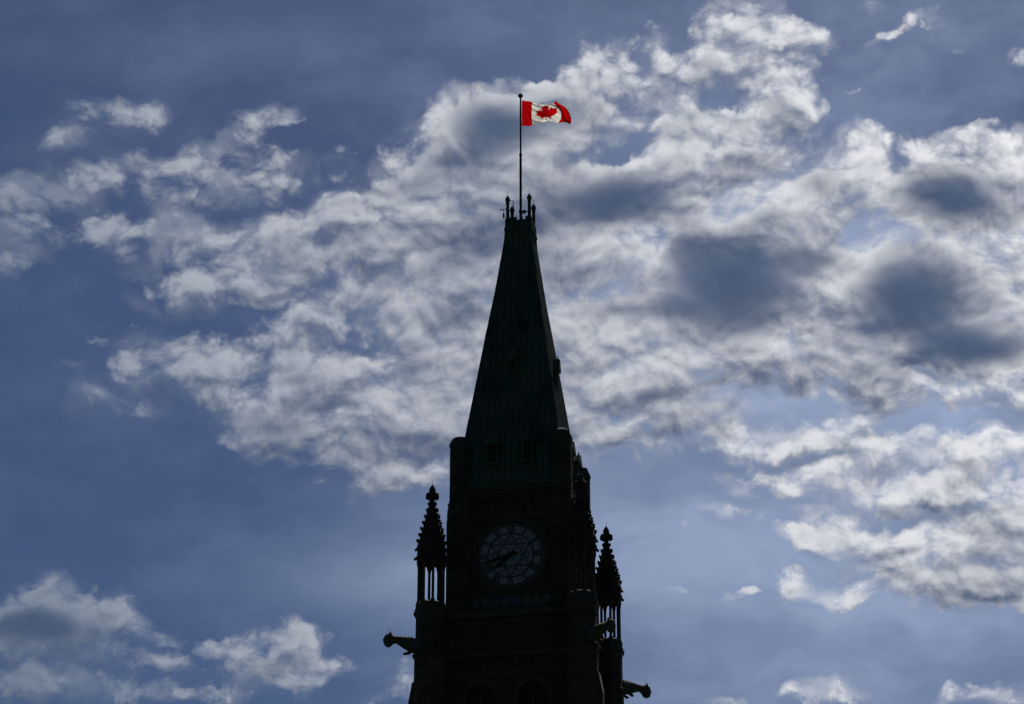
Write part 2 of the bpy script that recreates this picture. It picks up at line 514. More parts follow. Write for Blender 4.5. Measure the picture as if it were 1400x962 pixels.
# ------------------------------------------------------------------ ground
g = MB()
n = 96
rings = [0, 30, 80, 200, 600, 2000, 7000]
vs = [(0, 0, 0)]
for r in rings[1:]:
    vs += [(r * math.cos(2 * PI * k / n), r * math.sin(2 * PI * k / n), 0) for k in range(n)]
fs = [(0, 1 + k, 1 + (k + 1) % n) for k in range(n)]
for i in range(len(rings) - 2):
    for k in range(n):
        a, b = 1 + i * n + k, 1 + i * n + (k + 1) % n
        fs.append((a, a + n, b + n, b))
g.poly(vs, fs)
tag(g.build('lawn', plain('lawn grass', (.035, .055, .02), .95, var=.4, sc=.3)), kind='structure')

# ------------------------------------------------------------------ the tower
T = empty('clock_tower', (0, 0, 0))
tag(T, 'tall dark stone clock tower with a steep green copper spire roof', 'tower')

HW = 4.62      # half width of the belfry stage walls
HC = 3.60      # half width of the clock stage walls
PC = 5.17      # corner shaft / pinnacle centres
TC = 3.59      # corner turret centres


def faceframe(k):
    """local frame of facade k (0 faces the photographer's side): u to the right, v outwards"""
    a = k * PI / 2
    u = Vector((math.cos(a), math.sin(a), 0))
    v = Vector((math.sin(a), -math.cos(a), 0))
    return u, v


def fpt(k, u, out, z):
    U_, V_ = faceframe(k)
    p = U_ * u + V_ * out
    return Vector((p.x, p.y, z))


def fbox(mb, k, u0, u1, o0, o1, z0, z1):
    c = fpt(k, (u0 + u1) / 2, (o0 + o1) / 2, (z0 + z1) / 2)
    d = (abs(u1 - u0), abs(o1 - o0), abs(z1 - z0)) if k % 2 == 0 else (abs(o1 - o0), abs(u1 - u0), abs(z1 - z0))
    mb.box(c, d)


def sqring(mb, half, out, z0, z1):
    """a string course round a square stage"""
    a, b = half - .05, half + out
    for k in range(4):
        fbox(mb, k, -b + (.0015 if k % 2 else 0), b - (.0015 if k % 2 else 0), a, b - (.002 if k % 2 else 0), z0, z1)


def arch_pts(w, z0, zs, zt, n=6):
    """pointed arch outline: springing zs, apex zt"""
    pts = [(-w, z0), (w, z0), (w, zs)]
    for i in range(1, n):
        t = i / n
        pts.append((w * math.cos(t * PI / 2) ** .8, zs + (zt - zs) * math.sin(t * PI / 2)))
    pts.append((0, zt))
    for i in range(n - 1, 0, -1):
        t = i / n
        pts.append((-w * math.cos(t * PI / 2) ** .8, zs + (zt - zs) * math.sin(t * PI / 2)))
    pts.append((-w, zs))
    return pts


def arch_rim(mb, k, uc, out, pts, wid, depth):
    """a raised moulding that follows an outline"""
    n = len(pts)
    cu = sum(p[0] for p in pts) / n
    cz = sum(p[1] for p in pts) / n
    ow = max(abs(p[0]) for p in pts)
    oh = max(p[1] for p in pts) - cz
    outer = [(p[0] * (1 + wid / ow), cz + (p[1] - cz) * (1 + wid / oh)) for p in pts]
    for i in range(n):
        j = (i + 1) % n
        q = [pts[i], pts[j], outer[j], outer[i]]
        mb.prism(q, lambda u, w, d: fpt(k, uc + u, out + depth - d, w), depth + .02)


# --- lower stage (belfry and below)
mb = MB()
mb.box((0, 0, 26.65), (2 * HW, 2 * HW, 53.3))
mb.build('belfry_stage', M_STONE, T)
for args in (
    (HW, .28, 53.0, 53.42),
    (HW, .16, 52.55, 52.75),
    (HW, .22, 50.25, 50.55),
    (HW, .14, 52.05, 52.2),
    (HW, .14, 48.95, 49.1),
    (HW, .2, 35.2, 35.6),
    (HW, .3, 20.0, 20.5),
):
    mb = MB()
    sqring(mb, *args)
    mb.build('string_course', M_TRIM, T)
# carved panels above, corbel arches below
for k in range(4):
    mb = MB()
    for i in range(9):
        u = -3.52 + .88 * i
        fbox(mb, k, u - .38, u + .38, HW - .02, HW + .07, 50.66, 50.76)
        fbox(mb, k, u - .38, u + .38, HW - .02, HW + .07, 51.80, 51.90)
        for s_ in (-1, 1):
            fbox(mb, k, u + s_ * .36 - .04, u + s_ * .36 + .04, HW - .02, HW + .066, 50.763, 51.797)
        ring = [(.27 * math.cos(2 * PI * j / 12), 51.28 + .27 * math.sin(2 * PI * j / 12)) for j in range(12)]
        arch_rim(mb, k, u, HW, [(a, b) for a, b in ring], .09, .09)
    mb.build('carved_frieze', M_TRIM, T)
    mb = MB()
    for i in range(11):
        u = -3.6 + .72 * i
        arch_rim(mb, k, u, HW, arch_pts(.24, 49.25, 49.62, 49.98), .07, .13)
    mb.build('corbel_arcade', M_TRIM, T)
    # tall belfry openings, two lights to a face
    for uc in (-1.75, 1.75):
        mb = MB()
        pts = arch_pts(1.05, 37.0, 46.9, 48.4, 10)
        mb.prism(pts, lambda u, w, d: fpt(k, uc + u, HW + .012 - d, w), .03)
        o = mb.build('belfry_opening', M_VOID, T)
        mb = MB()
        arch_rim(mb, k, uc, HW, pts, .22, .25)
        arch_rim(mb, k, uc, HW, pts, .45, .12)
        fbox(mb, k, uc - .09, uc + .09, HW + .014, HW + .2, 37.0, 47.6)
        mb.build('frame', M_TRIM, o)
        mb = MB()
        for i in range(18):
            z = 37.4 + i * .55
            for s_ in (-1, 1):
                c = fpt(k, uc + s_ * .56, HW + .07, z)
                rot = Matrix.Rotation(k * PI / 2, 3, 'Z') @ Matrix.Rotation(R(-35), 3, 'X')
                mb.box(c, (.84, .03, .3), rot)
        mb.build('louvres', M_LOUVRE, o)
    # lower lancets
    for uc in (-1.7, 1.7):
        mb = MB()
        pts = arch_pts(.6, 22.5, 30.5, 32.2, 8)
        mb.prism(pts, lambda u, w, d: fpt(k, uc + u, HW + .012 - d, w), .03)
        o = mb.build('window', M_GLASS, T)
        mb = MB()
        arch_rim(mb, k, uc, HW, pts, .2, .2)
        mb.build('frame', M_TRIM, o)

# --- corner shafts with weathered offsets
for sx, sy in ((-1, -1), (1, -1), (1, 1), (-1, 1)):
    mb = MB()
    c = (sx * PC, sy * PC, 0)
    mb.lathe(c, [(1.55, 0), (1.55, 19.8), (1.22, 21), (1.22, 35), (1.06, 36.2), (1.06, 50.05)])
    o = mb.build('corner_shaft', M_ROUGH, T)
    mb = MB()
    mb.lathe(c, [(1.06, 50.05), (1.08, 50.12), (1.2, 50.28), (1.2, 50.42), (1.04, 50.62), (1.0, 50.64), (1.0, 52.9)])
    mb.build('shaft_head', M_STONE, o)
    mb = MB()
    mb.lathe(c, [(1.0, 52.9), (1.03, 53.0), (1.16, 53.2), (1.16, 53.38), (1.08, 53.5), (1.08, 53.62), (1.02, 53.72), (1.02, 53.92)])
    mb.build('moulding', M_TRIM, o)
    # gabled buttress that stands out from the outer sides of the shaft
    mb = MB()
    for ox, oy in ((sx, 0), (0, sy)):
        b = Vector((c[0] + ox * 1.05, c[1] + oy * 1.05, 0))
        dx, dy = (.75, 1.1) if ox else (1.1, .75)
        q = Vector((b.x - ox * .375, b.y - oy * .375, 0))
        ov = Vector((ox, oy, 0))
        tv = Vector((-oy, ox, 0))
        prof = [(0, 0), (1.15, 0), (1.15, 20), (.75, 21.5), (.75, 40.5), (.66, 47.2), (.42, 48.55), (0, 48.6)]
        mb.prism([(a, z) for a, z in prof], lambda a, z, d: q + ov * (a - .0) + tv * (d - .42) + Vector((0, 0, z)), .84)
    mb.build('buttress', M_ROUGH, o)

# --- clock stage
mb = MB()
mb.box((0, 0, 58.0), (2 * HC, 2 * HC, 9.4))
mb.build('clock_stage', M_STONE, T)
mb = MB()
mb.lathe((0, 0, 0), [(HW * 1.41421, 53.3), (HC * 1.41421 + .25, 53.95)], 4, PI / 4)
mb.build('weathering_slope', M_TRIM, T)
for args in (
    (HC, .16, 54.88, 55.06),
    (HC, .10, 53.98, 54.1),
    (HC, .17, 60.36, 60.56),
    (HC, .12, 62.05, 62.2),
    (HC, .34, 62.42, 62.72),
    (HC, .22, 62.22, 62.40),
):
    mb = MB()
    sqring(mb, *args)
    mb.build('string_course', M_TRIM, T)
for k in range(4):
    mb = MB()
    for i in range(8):
        u = -2.38 + .68 * i
        arch_rim(mb, k, u, HC, arch_pts(.22, 60.75, 61.45, 61.9), .085, .12)
        fbox(mb, k, u - .36, u - .32, HC - .02, HC + .1, 60.6, 61.4)
    mb.build('arcade', M_TRIM, T)
    # band of small windows under the clock
    for i in range(8):
        u = -2.45 + .7 * i
        mb = MB()
        fbox(mb, k, u - .28, u + .28, HC - .02, HC + .02, 54.16, 54.82)
        w = mb.build('window', M_GLASS if i in (2, 3, 4) else M_LOUVRE, T)
        mb = MB()
        for s_ in (-1, 1):
            fbox(mb, k, u + s_ * .31 - .03, u + s_ * .31 + .03, HC - .02, HC + .07, 54.16, 54.82)
            fbox(mb, k, u - .34, u + .34, HC - .02, HC + .066, 54.49 + s_ * .355 - .022, 54.49 + s_ * .355 + .022)
        mb.build('frame', M_TRIM, w)

# --- clock faces
ZC = 57.72
MIN_A = R(42.4 * 6)
HR_A = R((7 + 42.4 / 60) * 30)
NUM = ['XII', 'I', 'II', 'III', 'IIII', 'V', 'VI', 'VII', 'VIII', 'IX', 'X', 'XI']


def clock_face(k):
    def f(u, w, d):
        return fpt(k, u * 1.05, HC + d, ZC + w * 1.05)

    def disc(mb, r0, r1, d0, d1, n=64):
        for i in range(n):
            a, b = 2 * PI * i / n, 2 * PI * (i + 1) / n
            q = [(r0 * math.sin(a), r0 * math.cos(a)), (r0 * math.sin(b), r0 * math.cos(b)), (r1 * math.sin(b), r1 * math.cos(b)), (r1 * math.sin(a), r1 * math.cos(a))]
            mb.prism(q, lambda u, w, d: f(u, w, d0 + d), d1 - d0)

    def strip(mb, p, q, wd, d0, d1):
        p, q = Vector(p), Vector(q)
        t = (q - p).normalized()
        nn = Vector((-t.y, t.x)) * wd / 2
        mb.prism([tuple(p + nn), tuple(q + nn), tuple(q - nn), tuple(p - nn)], lambda u, w, d: f(u, w, d0 + d), d1 - d0)

    def pol(r, a):
        return (r * math.sin(a), r * math.cos(a))
    mb = MB()
    mb.prism([pol(2.28, 2 * PI * i / 64) for i in range(64)], lambda u, w, d: f(u, w, .05 - d), .07)
    dial = mb.build('clock_face', M_DIAL, T)
    mb = MB()
    disc(mb, 2.26, 2.52, -.01, .16)
    disc(mb, 2.52, 2.72, -.01, .10)
    mb.build('surround', M_TRIM, dial)
    mb = MB()
    disc(mb, 2.20, 2.27, .052, .085)
    disc(mb, 2.03, 2.08, .052, .085)
    for i in range(60):
        a = 2 * PI * i / 60
        strip(mb, pol(2.08, a), pol(2.20, a), .075, .053, .083)
    mb.build('minute_ring', M_IRON, dial)
    mb = MB()
    hexa = [pol(1.48, R(60 * i)) for i in range(6)]
    for i in range(6):
        strip(mb, hexa[i], hexa[(i + 2) % 6], .05, .053, .08)
        strip(mb, pol(.1, R(60 * i + 30)), pol(.85, R(60 * i + 30)), .035, .0535, .079)
        strip(mb, pol(.86, R(60 * i)), pol(1.30, R(60 * i + 30)), .03, .0535, .078)
        strip(mb, pol(.86, R(60 * i + 60)), pol(1.30, R(60 * i + 30)), .03, .0535, .0775)
    disc(mb, 1.47, 1.54, .052, .085)
    mb.build('tracery', M_IRON, dial)
    for h, s in enumerate(NUM):
        mb = MB()
        a = R(30 * h)
        rad_ = Vector(pol(1, a))
        tan = Vector((math.cos(a), -math.sin(a)))

        def q(x, r):
            return tuple(rad_ * r + tan * x)
        wid = {'I': .12, 'V': .28, 'X': .30}
        tot = sum(wid[ch] for ch in s)
        x = -tot / 2
        for ch in s:
            w_ = wid[ch]
            m_ = x + w_ / 2
            if ch == 'I':
                strip(mb, q(m_, 1.56), q(m_, 2.01), .06, .054, .09)
            elif ch == 'V':
                strip(mb, q(m_ - .10, 2.01), q(m_, 1.56), .065, .054, .09)
                strip(mb, q(m_ + .10, 2.01), q(m_, 1.56), .03, .0545, .088)
            else:
                strip(mb, q(m_ - .11, 2.01), q(m_ + .11, 1.56), .065, .054, .09)
                strip(mb, q(m_ + .11, 2.01), q(m_ - .11, 1.56), .03, .0545, .088)
            x += w_
        mb.build('numeral', M_IRON, dial)

    def hand(name, a, length, w0, w1, tail, d0):
        rad_ = Vector(pol(1, a))
        tan = Vector((math.cos(a), -math.sin(a)))
        prof = [(-tail, w0 * .8), (-tail * .4, w0 * .55), (0, w0), (length * .55, w1 * 1.25), (length * .7, w1 * 1.9), (length * .82, w1), (length, .01)]
        pts = [tuple(rad_ * r + tan * w) for r, w in prof] + [tuple(rad_ * r - tan * w) for r, w in reversed(prof)]
        m2 = MB()
        m2.prism(pts, lambda u, w, d: f(u, w, d0 + d), .03)
        m2.prism([pol(.17, 2 * PI * i / 16) for i in range(16)], lambda u, w, d: f(u, w, d0 + .002 + d), .034)
        m2.build(name, M_IRON, dial)
    hand('hour_hand', HR_A, 1.42, .10, .085, .35, .12)
    hand('minute_hand', MIN_A, 2.12, .08, .055, .45, .17)


for k in range(4):
    clock_face(k)

# --- corner turrets of the clock stage
for sx, sy in ((-1, -1), (1, -1), (1, 1), (-1, 1)):
    c = (sx * TC, sy * TC, 0)
    mb = MB()
    mb.lathe(c, [(.92, 53.5), (.92, 60.4), (.86, 60.6), (.86, 61.3), (.74, 61.75), (.74, 65.85), (.72, 65.9)])
    o = mb.build('corner_turret', M_STONE, T)
    mb = MB()
    mb.lathe(c, [(.72, 65.85), (.80, 65.95), (.80, 66.08), (.74, 66.2), (.60, 66.55), (.30, 66.72)])
    mb.build('cap', M_TRIM, o)
    mb = MB()
    for j in range(8):
        a = PI / 4 * j
        d = Vector((math.cos(a), math.sin(a), 0))
        t = Vector((-d.y, d.x, 0))
        b = Vector(c) + d * .78
        mb.prism([(-.3, 60.62), (.3, 60.62), (.3, 60.9), (0, 61.65), (-.3, 60.9)], lambda u, w, dd: b + t * u + d * (.06 - dd) + Vector((0, 0, w)), .1)
        mb.lathe((b.x + d.x * .02, b.y + d.y * .02, 61.6), [(.03, 0), (.09, .1), (.03, .25), (.005, .3)], 6)
    mb.build('gablets', M_TRIM, o)

# --- copper roof
ROOF = [(62.72, 3.86), (63.6, 3.74), (66.8, 3.29), (73.9, 2.28), (75.0, 2.13), (79.0, 1.53), (81.9, 1.16), (83.3, .99), (84.35, .93)]


def roof_r(z):
    for (a, ra), (b, rb) in zip(ROOF, ROOF[1:]):
        if a <= z <= b:
            return ra + (rb - ra) * (z - a) / (b - a)
    return ROOF[-1][1] if z > 80 else ROOF[0][1]


mb = MB()
mb.lathe((0, 0, 0), [(r * math.sqrt(2), z) for z, r in ROOF], 4, PI / 4)
zs = [z for z, r in ROOF]
for k in range(4):
    for i in range(-8, 9):
        u = .45 * i
        for (a, ra), (b, rb) in zip(ROOF, ROOF[1:]):
            if rb < abs(u) + .03:
                if ra <= abs(u) + .03:
                    continue
                t = (ra - abs(u) - .03) / (ra - rb)
                b2, rb2 = a + (b - a) * t, ra + (rb - ra) * t
            else:
                b2, rb2 = b, rb
            pts = [(-.03, 0), (.03, 0), (.03, 1), (-.03, 1)]
            mb.prism(pts, lambda x, w, d: fpt(k, u + x, (ra if w == 0 else rb2) + .07 - d, a if w == 0 else b2), .1)
# hips
for sx, sy in ((-1, -1), (1, -1), (1, 1), (-1, 1)):
    for (a, ra), (b, rb) in zip(ROOF, ROOF[1:]):
        mb.bar((sx * ra, sy * ra, a), (sx * rb, sy * rb, b), .075, 6)
for z in (66.6, 72.4, 78.6):
    pass
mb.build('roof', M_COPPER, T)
mb = MB()
sqring(mb, 3.80, .18, 62.75, 62.93)
mb.build('eaves_gutter', M_COPPER, T)


def dormer(k, uc, z0, z1, w, zt, out0):
    """a small gabled copper dormer: cheeks, dark window, overhanging roof, finial"""
    rb = roof_r(zt) - .2
    mb = MB()
    fbox(mb, k, uc - w, uc + w, rb, out0, z0, z1)
    d = mb.build('dormer', M_COPPER, T)
    mb = MB()
    fbox(mb, k, uc - w * .62, uc + w * .62, out0 - .02, out0 + .012, z0 + .14, z1 - .1)
    mb.build('window', M_VOID, d)
    mb = MB()
    for s_ in (-1, 1):
        fbox(mb, k, uc + s_ * w * .8 - .05, uc + s_ * w * .8 + .05, out0 - .02, out0 + .07, z0, z1)
    fbox(mb, k, uc - w * 1.1, uc + w * 1.1, out0 - .02, out0 + .1, z0 - .08, z0 - .002)
    mb.build('frame', M_COPPER, d)
    mb = MB()
    e = w * 1.45
    pts = [(-e, z1 - .05), (e, z1 - .05), (e, z1 + .12), (.07, zt - .15), (-.07, zt - .15), (-e, z1 + .12)]
    mb.prism(pts, lambda u, z, dd: fpt(k, uc + u, out0 + .22 - dd, z), out0 + .22 - rb + .1)
    mb.build('hood', M_COPPER, d)
    mb = MB()
    mb.lathe(fpt(k, uc, out0 + .05, zt - .2), [(.06, 0), (.07, .12), (.04, .18), (.06, .24), (.02, .32)], 6)
    mb.build('finial', M_COPPER, d)


for k in range(4):
    dormer(k, -1.27, 64.45, 65.95, .42, 66.85, 3.86)
    dormer(k, 1.25, 64.45, 65.95, .42, 66.85, 3.86)
    dormer(k, -.02, 71.75, 72.85, .27, 73.9, 2.66)

# --- crown of the roof
mb = MB()
mb.box((0, 0, 84.5), (1.9, 1.9, .5))
for k in range(4):
    fbox(mb, k, -1.02, 1.02, .90 + (.003 if k % 2 else 0), 1.06 - (.003 if k % 2 else 0), 84.15, 84.34)
    fbox(mb, k, -.98, .98, .88 + (.003 if k % 2 else 0), .985 - (.003 if k % 2 else 0), 84.342, 84.95)
    for i in range(4):
        u = -.66 + .44 * i
        fbox(mb, k, u - .12, u + .12, .88, .97 - (.003 if k % 2 else 0), 84.952, 85.2)
    arch_pts_ = arch_pts(.11, 84.45, 84.65, 84.8, 4)
    for i in range(4):
        arch_rim(mb, k, -.66 + .44 * i, .985, arch_pts_, .04, .05)
mb.build('parapet', M_COPPER, T)
post = None
for sx, sy in ((-1, -1), (1, -1), (1, 1), (-1, 1)):
    mb = MB()
    mb.lathe((0, 0, 0), [(.2, 0), (.2, .85), (.15, .95), (.13, 1.0), (.12, 2.25), (.15, 2.3), (.15, 2.36), (.12, 2.4)], 8)
    p = mb.build('parapet_post', M_DARKTRIM, T)
    p.location = (sx * .82, sy * .82, 84.2)
    mb = MB()
    mb.lathe((0, 0, 2.4), [(.12, 0), (.2, .12), (.2, .2), (.13, .28), (.16, .33), (.04, .5), (.02, .58)], 8)
    mb.build('finial', M_DARKTRIM, p)
    mb = MB()
    mb.bar((0, 0, 2.95), (0, 0, 3.3), .012, 5)
    mb.build('lightning_rod', M_IRON, p)

# --- corner pinnacles: open colonnettes under a crocketed spire
def pinnacle():
    mb = MB()
    # ring beam with little gables
    mb.lathe((0, 0, 0), [(.80, 3.08), (.98, 3.1), (1.02, 3.2), (1.02, 3.28), (1.10, 3.36), (1.10, 3.46), (.98, 3.55), (.98, 3.9), (1.07, 4.0), (1.07, 4.12), (.96, 4.25), (.94, 4.3)])
    ring = mb
    pn = empty('pinnacle', (0, 0, 0), T)
    mb = MB()
    mb.lathe((0, 0, 0), [(1.04, -.02), (1.04, .1), (.98, .16), (.9, .2)])
    mb.build('pinnacle_base', M_TRIM, pn)
    for j in range(8):
        a = PI / 8 + PI / 4 * j
        x, y = .84 * math.cos(a), .84 * math.sin(a)
        mb = MB()
        mb.lathe((x, y, 0), [(.15, .16), (.15, .26), (.12, .32), (.098, .36), (.094, 2.62), (.12, 2.67), (.11, 2.72), (.16, 2.92), (.17, 2.98), (.17, 3.1)], 10)
        mb.build('column', M_TRIM, pn)
    mb = ring
    for j in range(8):
        a0, a1 = PI / 8 + PI / 4 * j, PI / 8 + PI / 4 * (j + 1)
        p0 = Vector((math.cos(a0), math.sin(a0), 0)) * .86
        p1 = Vector((math.cos(a1), math.sin(a1), 0)) * .86
        t = (p1 - p0)
        L = t.length
        t.normalize()
        nrm = Vector((math.cos((a0 + a1) / 2), math.sin((a0 + a1) / 2), 0))
        mid = (p0 + p1) / 2
        # spandrel with a pointed cut, and the gablet over it
        h = L / 2
        for s_ in (-1, 1):
            pts = [(s_ * h, 2.93), (s_ * h * .62, 2.96), (s_ * h * .4, 3.06), (0, 3.18), (0, 3.34), (s_ * h, 3.34)]
            mb.prism(pts, lambda u, w, d: mid + t * u + nrm * (.07 - d) + Vector((0, 0, w)), .16)
        pts = [(-h * .8, 3.48), (h * .8, 3.48), (h * .75, 3.58), (0, 4.35), (-h * .75, 3.58)]
        mb.prism(pts, lambda u, w, d: mid + t * u + nrm * (.17 - d) + Vector((0, 0, w)), .12)
        mb.lathe(mid + nrm * .15 + Vector((0, 0, 4.3)), [(.03, 0), (.1, .1), (.03, .22)], 6)
        # boss at the corners of the cornice
        q = Vector((math.cos(a0), math.sin(a0), 0)) * 1.12
        mb.lathe((q.x, q.y, 3.2), [(.03, 0), (.1, .06), (.1, .16), (.03, .22)], 6)
        q *= .97
        mb.lathe((q.x, q.y, 3.86), [(.03, 0), (.09, .06), (.09, .14), (.03, .2)], 6)
    mb.build('canopy', M_DARKTRIM, pn)
    mb = MB()
    mb.lathe((0, 0, 0), [(.98, 4.2), (.93, 4.45), (.19, 7.35)])
    for row in range(7):
        z = 4.62 + .455 * row
        r = .93 - (.74) * (z - 4.45) / 2.9
        sz = 1.15 - .05 * row
        for j in range(8):
            a = PI / 8 + PI / 4 * j
            rot = Matrix.Rotation(a, 3, 'Z') @ Matrix.Rotation(R(-14), 3, 'Y')
            d = Vector((math.cos(a), math.sin(a), 0))
            mb.box(d * (r + .03) + Vector((0, 0, z)), (.17 * sz, .13 * sz, .20 * sz), rot)
            mb.box(d * (r + .10 * sz) + Vector((0, 0, z + .06)), (.12 * sz, .16 * sz, .10 * sz), rot)
    mb.build('spire', M_SPIRE, pn)
    mb = MB()
    mb.lathe((0, 0, 0), [(.16, 7.3), (.17, 7.5), (.15, 7.85), (.26, 7.95), (.30, 8.1), (.22, 8.25), (.24, 8.34), (.22, 8.5), (.12, 8.68), (.03, 8.8), (.01, 8.84)])
    for j in range(8):
        a = PI / 4 * j
        d = Vector((math.cos(a), math.sin(a), 0))
        mb.lathe(d * .35 + Vector((0, 0, 7.74)), [(.05, 0), (.13, .07), (.14, .17), (.09, .25), (.12, .3), (.1, .38), (.03, .43)], 6)
    mb.build('finial', M_DARKTRIM, pn)
    mb = MB()
    mb.bar((0, 0, 8.8), (0, 0, 9.15), .012, 5)
    mb.build('lightning_rod', M_IRON, pn)
    return pn


pn0 = pinnacle()
pn0.location = (-PC, -PC, 53.88)
for sx, sy in ((1, -1), (1, 1), (-1, 1)):
    copy_tree(pn0, T, (sx * PC, sy * PC, 53.88))

# --- gargoyles: crouching beasts that reach out diagonally from the corner shafts
def gargoyle():
    # (s along, z bottom, z top, half width)
    sec = [(-.25, -.50, .40, .34), (0, -.52, .40, .36), (.3, -.58, .40, .37), (.55, -.60, .41, .36), (.8, -.50, .43, .34), (1.1, -.36, .44, .30),
           (1.4, -.20, .43, .25), (1.65, -.08, .43, .22), (1.85, -.08, .43, .22), (2.02, -.20, .48, .26), (2.2, -.36, .55, .30), (2.36, -.39, .55, .29), (2.5, -.31, .46, .25), (2.6, -.18, .30, .17)]
    mb = MB()
    n = 12
    vs, fs = [], []
    for i, (s, z0, z1, w) in enumerate(sec):
        for j in range(n):
            a = 2 * PI * j / n
            ca, sa = math.cos(a), math.sin(a)
            vs.append((s, w * math.copysign(abs(ca) ** .8, ca), (z0 + z1) / 2 + (z1 - z0) / 2 * math.copysign(abs(sa) ** .8, sa)))
    for i in range(len(sec) - 1):
        for j in range(n):
            a, b = i * n + j, i * n + (j + 1) % n
            fs.append((a, b, b + n, a + n))
    fs.append(tuple(range(n)))
    fs.append(tuple(range((len(sec) - 1) * n, len(sec) * n)))
    mb.poly(vs, fs)
    for s_ in (-1, 1):
        # ears, brow, forelegs folded under the chest, jowls
        mb.lathe((2.2, s_ * .17, .44), [(.10, 0), (.09, .1), (.02, .26)], 6)
        mb.lathe((2.42, s_ * .13, .30), [(.02, 0), (.10, .05), (.09, .14), (.02, .2)], 7)
        mb.bar((.62, s_ * .27, -.05), (.50, s_ * .33, -.55), .16, 8, .11)
        mb.bar((.50, s_ * .33, -.55), (.88, s_ * .30, -.62), .12, 8, .10)
        mb.lathe((.90, s_ * .30, -.74), [(.05, 0), (.13, .06), (.13, .15), (.05, .22)], 8)
        mb.bar((.05, s_ * .32, -.1), (.3, s_ * .36, -.5), .2, 8, .13)
        for q in range(3):
            a = .2 + q * .32
            mb.lathe((a, s_ * .34, .02 - q * .03), [(.02, -.12), (.1, -.04), (.1, .06), (.02, .14)], 6)
    # muzzle, jaw, tongue of water spout
    mb.bar((2.42, 0, .12), (2.68, 0, .10), .17, 8, .13)
    mb.bar((2.36, 0, -.22), (2.62, 0, -.14), .12, 8, .09)
    # mane ridge
    for q in range(8):
        mb.lathe((.5 + q * .2, 0, .40), [(.09, 0), (.06, .07), (.01, .13)], 6)
    o = mb.build('gargoyle', M_GARG, T, smooth=True)
    sb = o.modifiers.new('round', 'REMESH')
    sb.mode = 'VOXEL'
    sb.voxel_size = .035
    sb.use_smooth_shade = True
    sm = o.modifiers.new('soft', 'SMOOTH')
    sm.iterations = 4
    sm.factor = .5
    mb = MB()
    mb.lathe((-.05, 0, -1.05), [(.08, 0), (.2, .1), (.3, .3), (.36, .48), (.36, .55)], 8)
    mb.build('corbel', M_TRIM, o)
    mb = MB()
    mb.bar((2.2, 0, .5), (2.2, 0, .92), .012, 5)
    mb.build('lightning_rod', M_IRON, o)
    return o


gg = gargoyle()
first = True
for sx, sy in ((-1, -1), (1, -1), (1, 1), (-1, 1)):
    a = math.atan2(sy, sx)
    d = Vector((sx, sy, 0)).normalized()
    loc = Vector((sx * PC, sy * PC, 51.08)) + d * .93
    if first:
        gg.location = loc
        gg.rotation_euler = (0, R(6), a)
        first = False
    else:
        copy_tree(gg, T, loc, a, R(6))

# ------------------------------------------------------------------ flagpole
FP = empty('flagpole', (0, 0, 84.75))
tag(FP, 'slender dark flagpole rising from the top of the copper roof', 'flagpole')
mb = MB()
mb.lathe((0, 0, 0), [(.2, 0), (.2, .12), (.16, .2), (.13, .5), (.095, .6), (.09, 6.1), (.11, 6.14), (.11, 6.3), (.068, 6.36), (.06, 11.2)], 12)
mb.build('pole', M_POLE, FP)
mb = MB()
mb.lathe((0, 0, 11.2), [(.06, 0), (.075, .05), (.17, .1), (.19, .17), (.18, .25), (.12, .33), (.03, .37)], 14)
mb.build('truck', M_POLE, FP, smooth=True)
mb = MB()
mb.bar((.075, -.06, 1.2), (.075, -.06, 11.15), .008, 5)
mb.bar((.03, -.09, 1.2), (.03, -.09, 11.15), .008, 5)
mb.build('halyard', M_IRON, FP)
mb = MB()
mb.lathe((0, 0, 1.25), [(.09, 0), (.15, .04), (.15, .2), (.1, .26)], 10)
mb.build('collar', M_POLE, FP)

# ------------------------------------------------------------------ flag
LEAF = [(4890, 4430), (-45, -863), (111, -98), (859, 151), (-116, -320), (20, -73), (941, -762), (-212, -99), (-34, -79), (186, -572), (-542, 115), (-73, -38), (-105, -247), (-423, 454), (-111, -57), (204, -1052), (-327, 189), (-91, -27), (-332, -652),
        (-332, 652), (-91, 27), (-327, -189), (204, 1052), (-111, 57), (-423, -454), (-105, 247), (-73, 38), (-542, -115), (186, 572), (-34, 79), (-212, 99), (941, 762), (20, 73), (-116, 320), (859, -151), (111, 98), (-45, 863)]
px_, py_ = 0, 0
LP = []
for dx, dy in LEAF:
    px_ += dx
    py_ += dy
    LP.append((px_ / 9600, 1 - py_ / 4800))


def in_leaf(u, v):
    c = False
    j = len(LP) - 1
    for i in range(len(LP)):
        (xi, yi), (xj, yj) = LP[i], LP[j]
        if (yi > v) != (yj > v) and u < (xj - xi) * (v - yi) / (yj - yi) + xi:
            c = not c
        j = i
    return c


def interp(tab, s):
    for (a, *va), (b, *vb) in zip(tab, tab[1:]):
        if s <= b:
            t = (s - a) / (b - a)
            t = t * t * (3 - 2 * t) * .5 + t * .5
            return [x + (y - x) * t for x, y in zip(va, vb)]
    return list(tab[-1][1:])


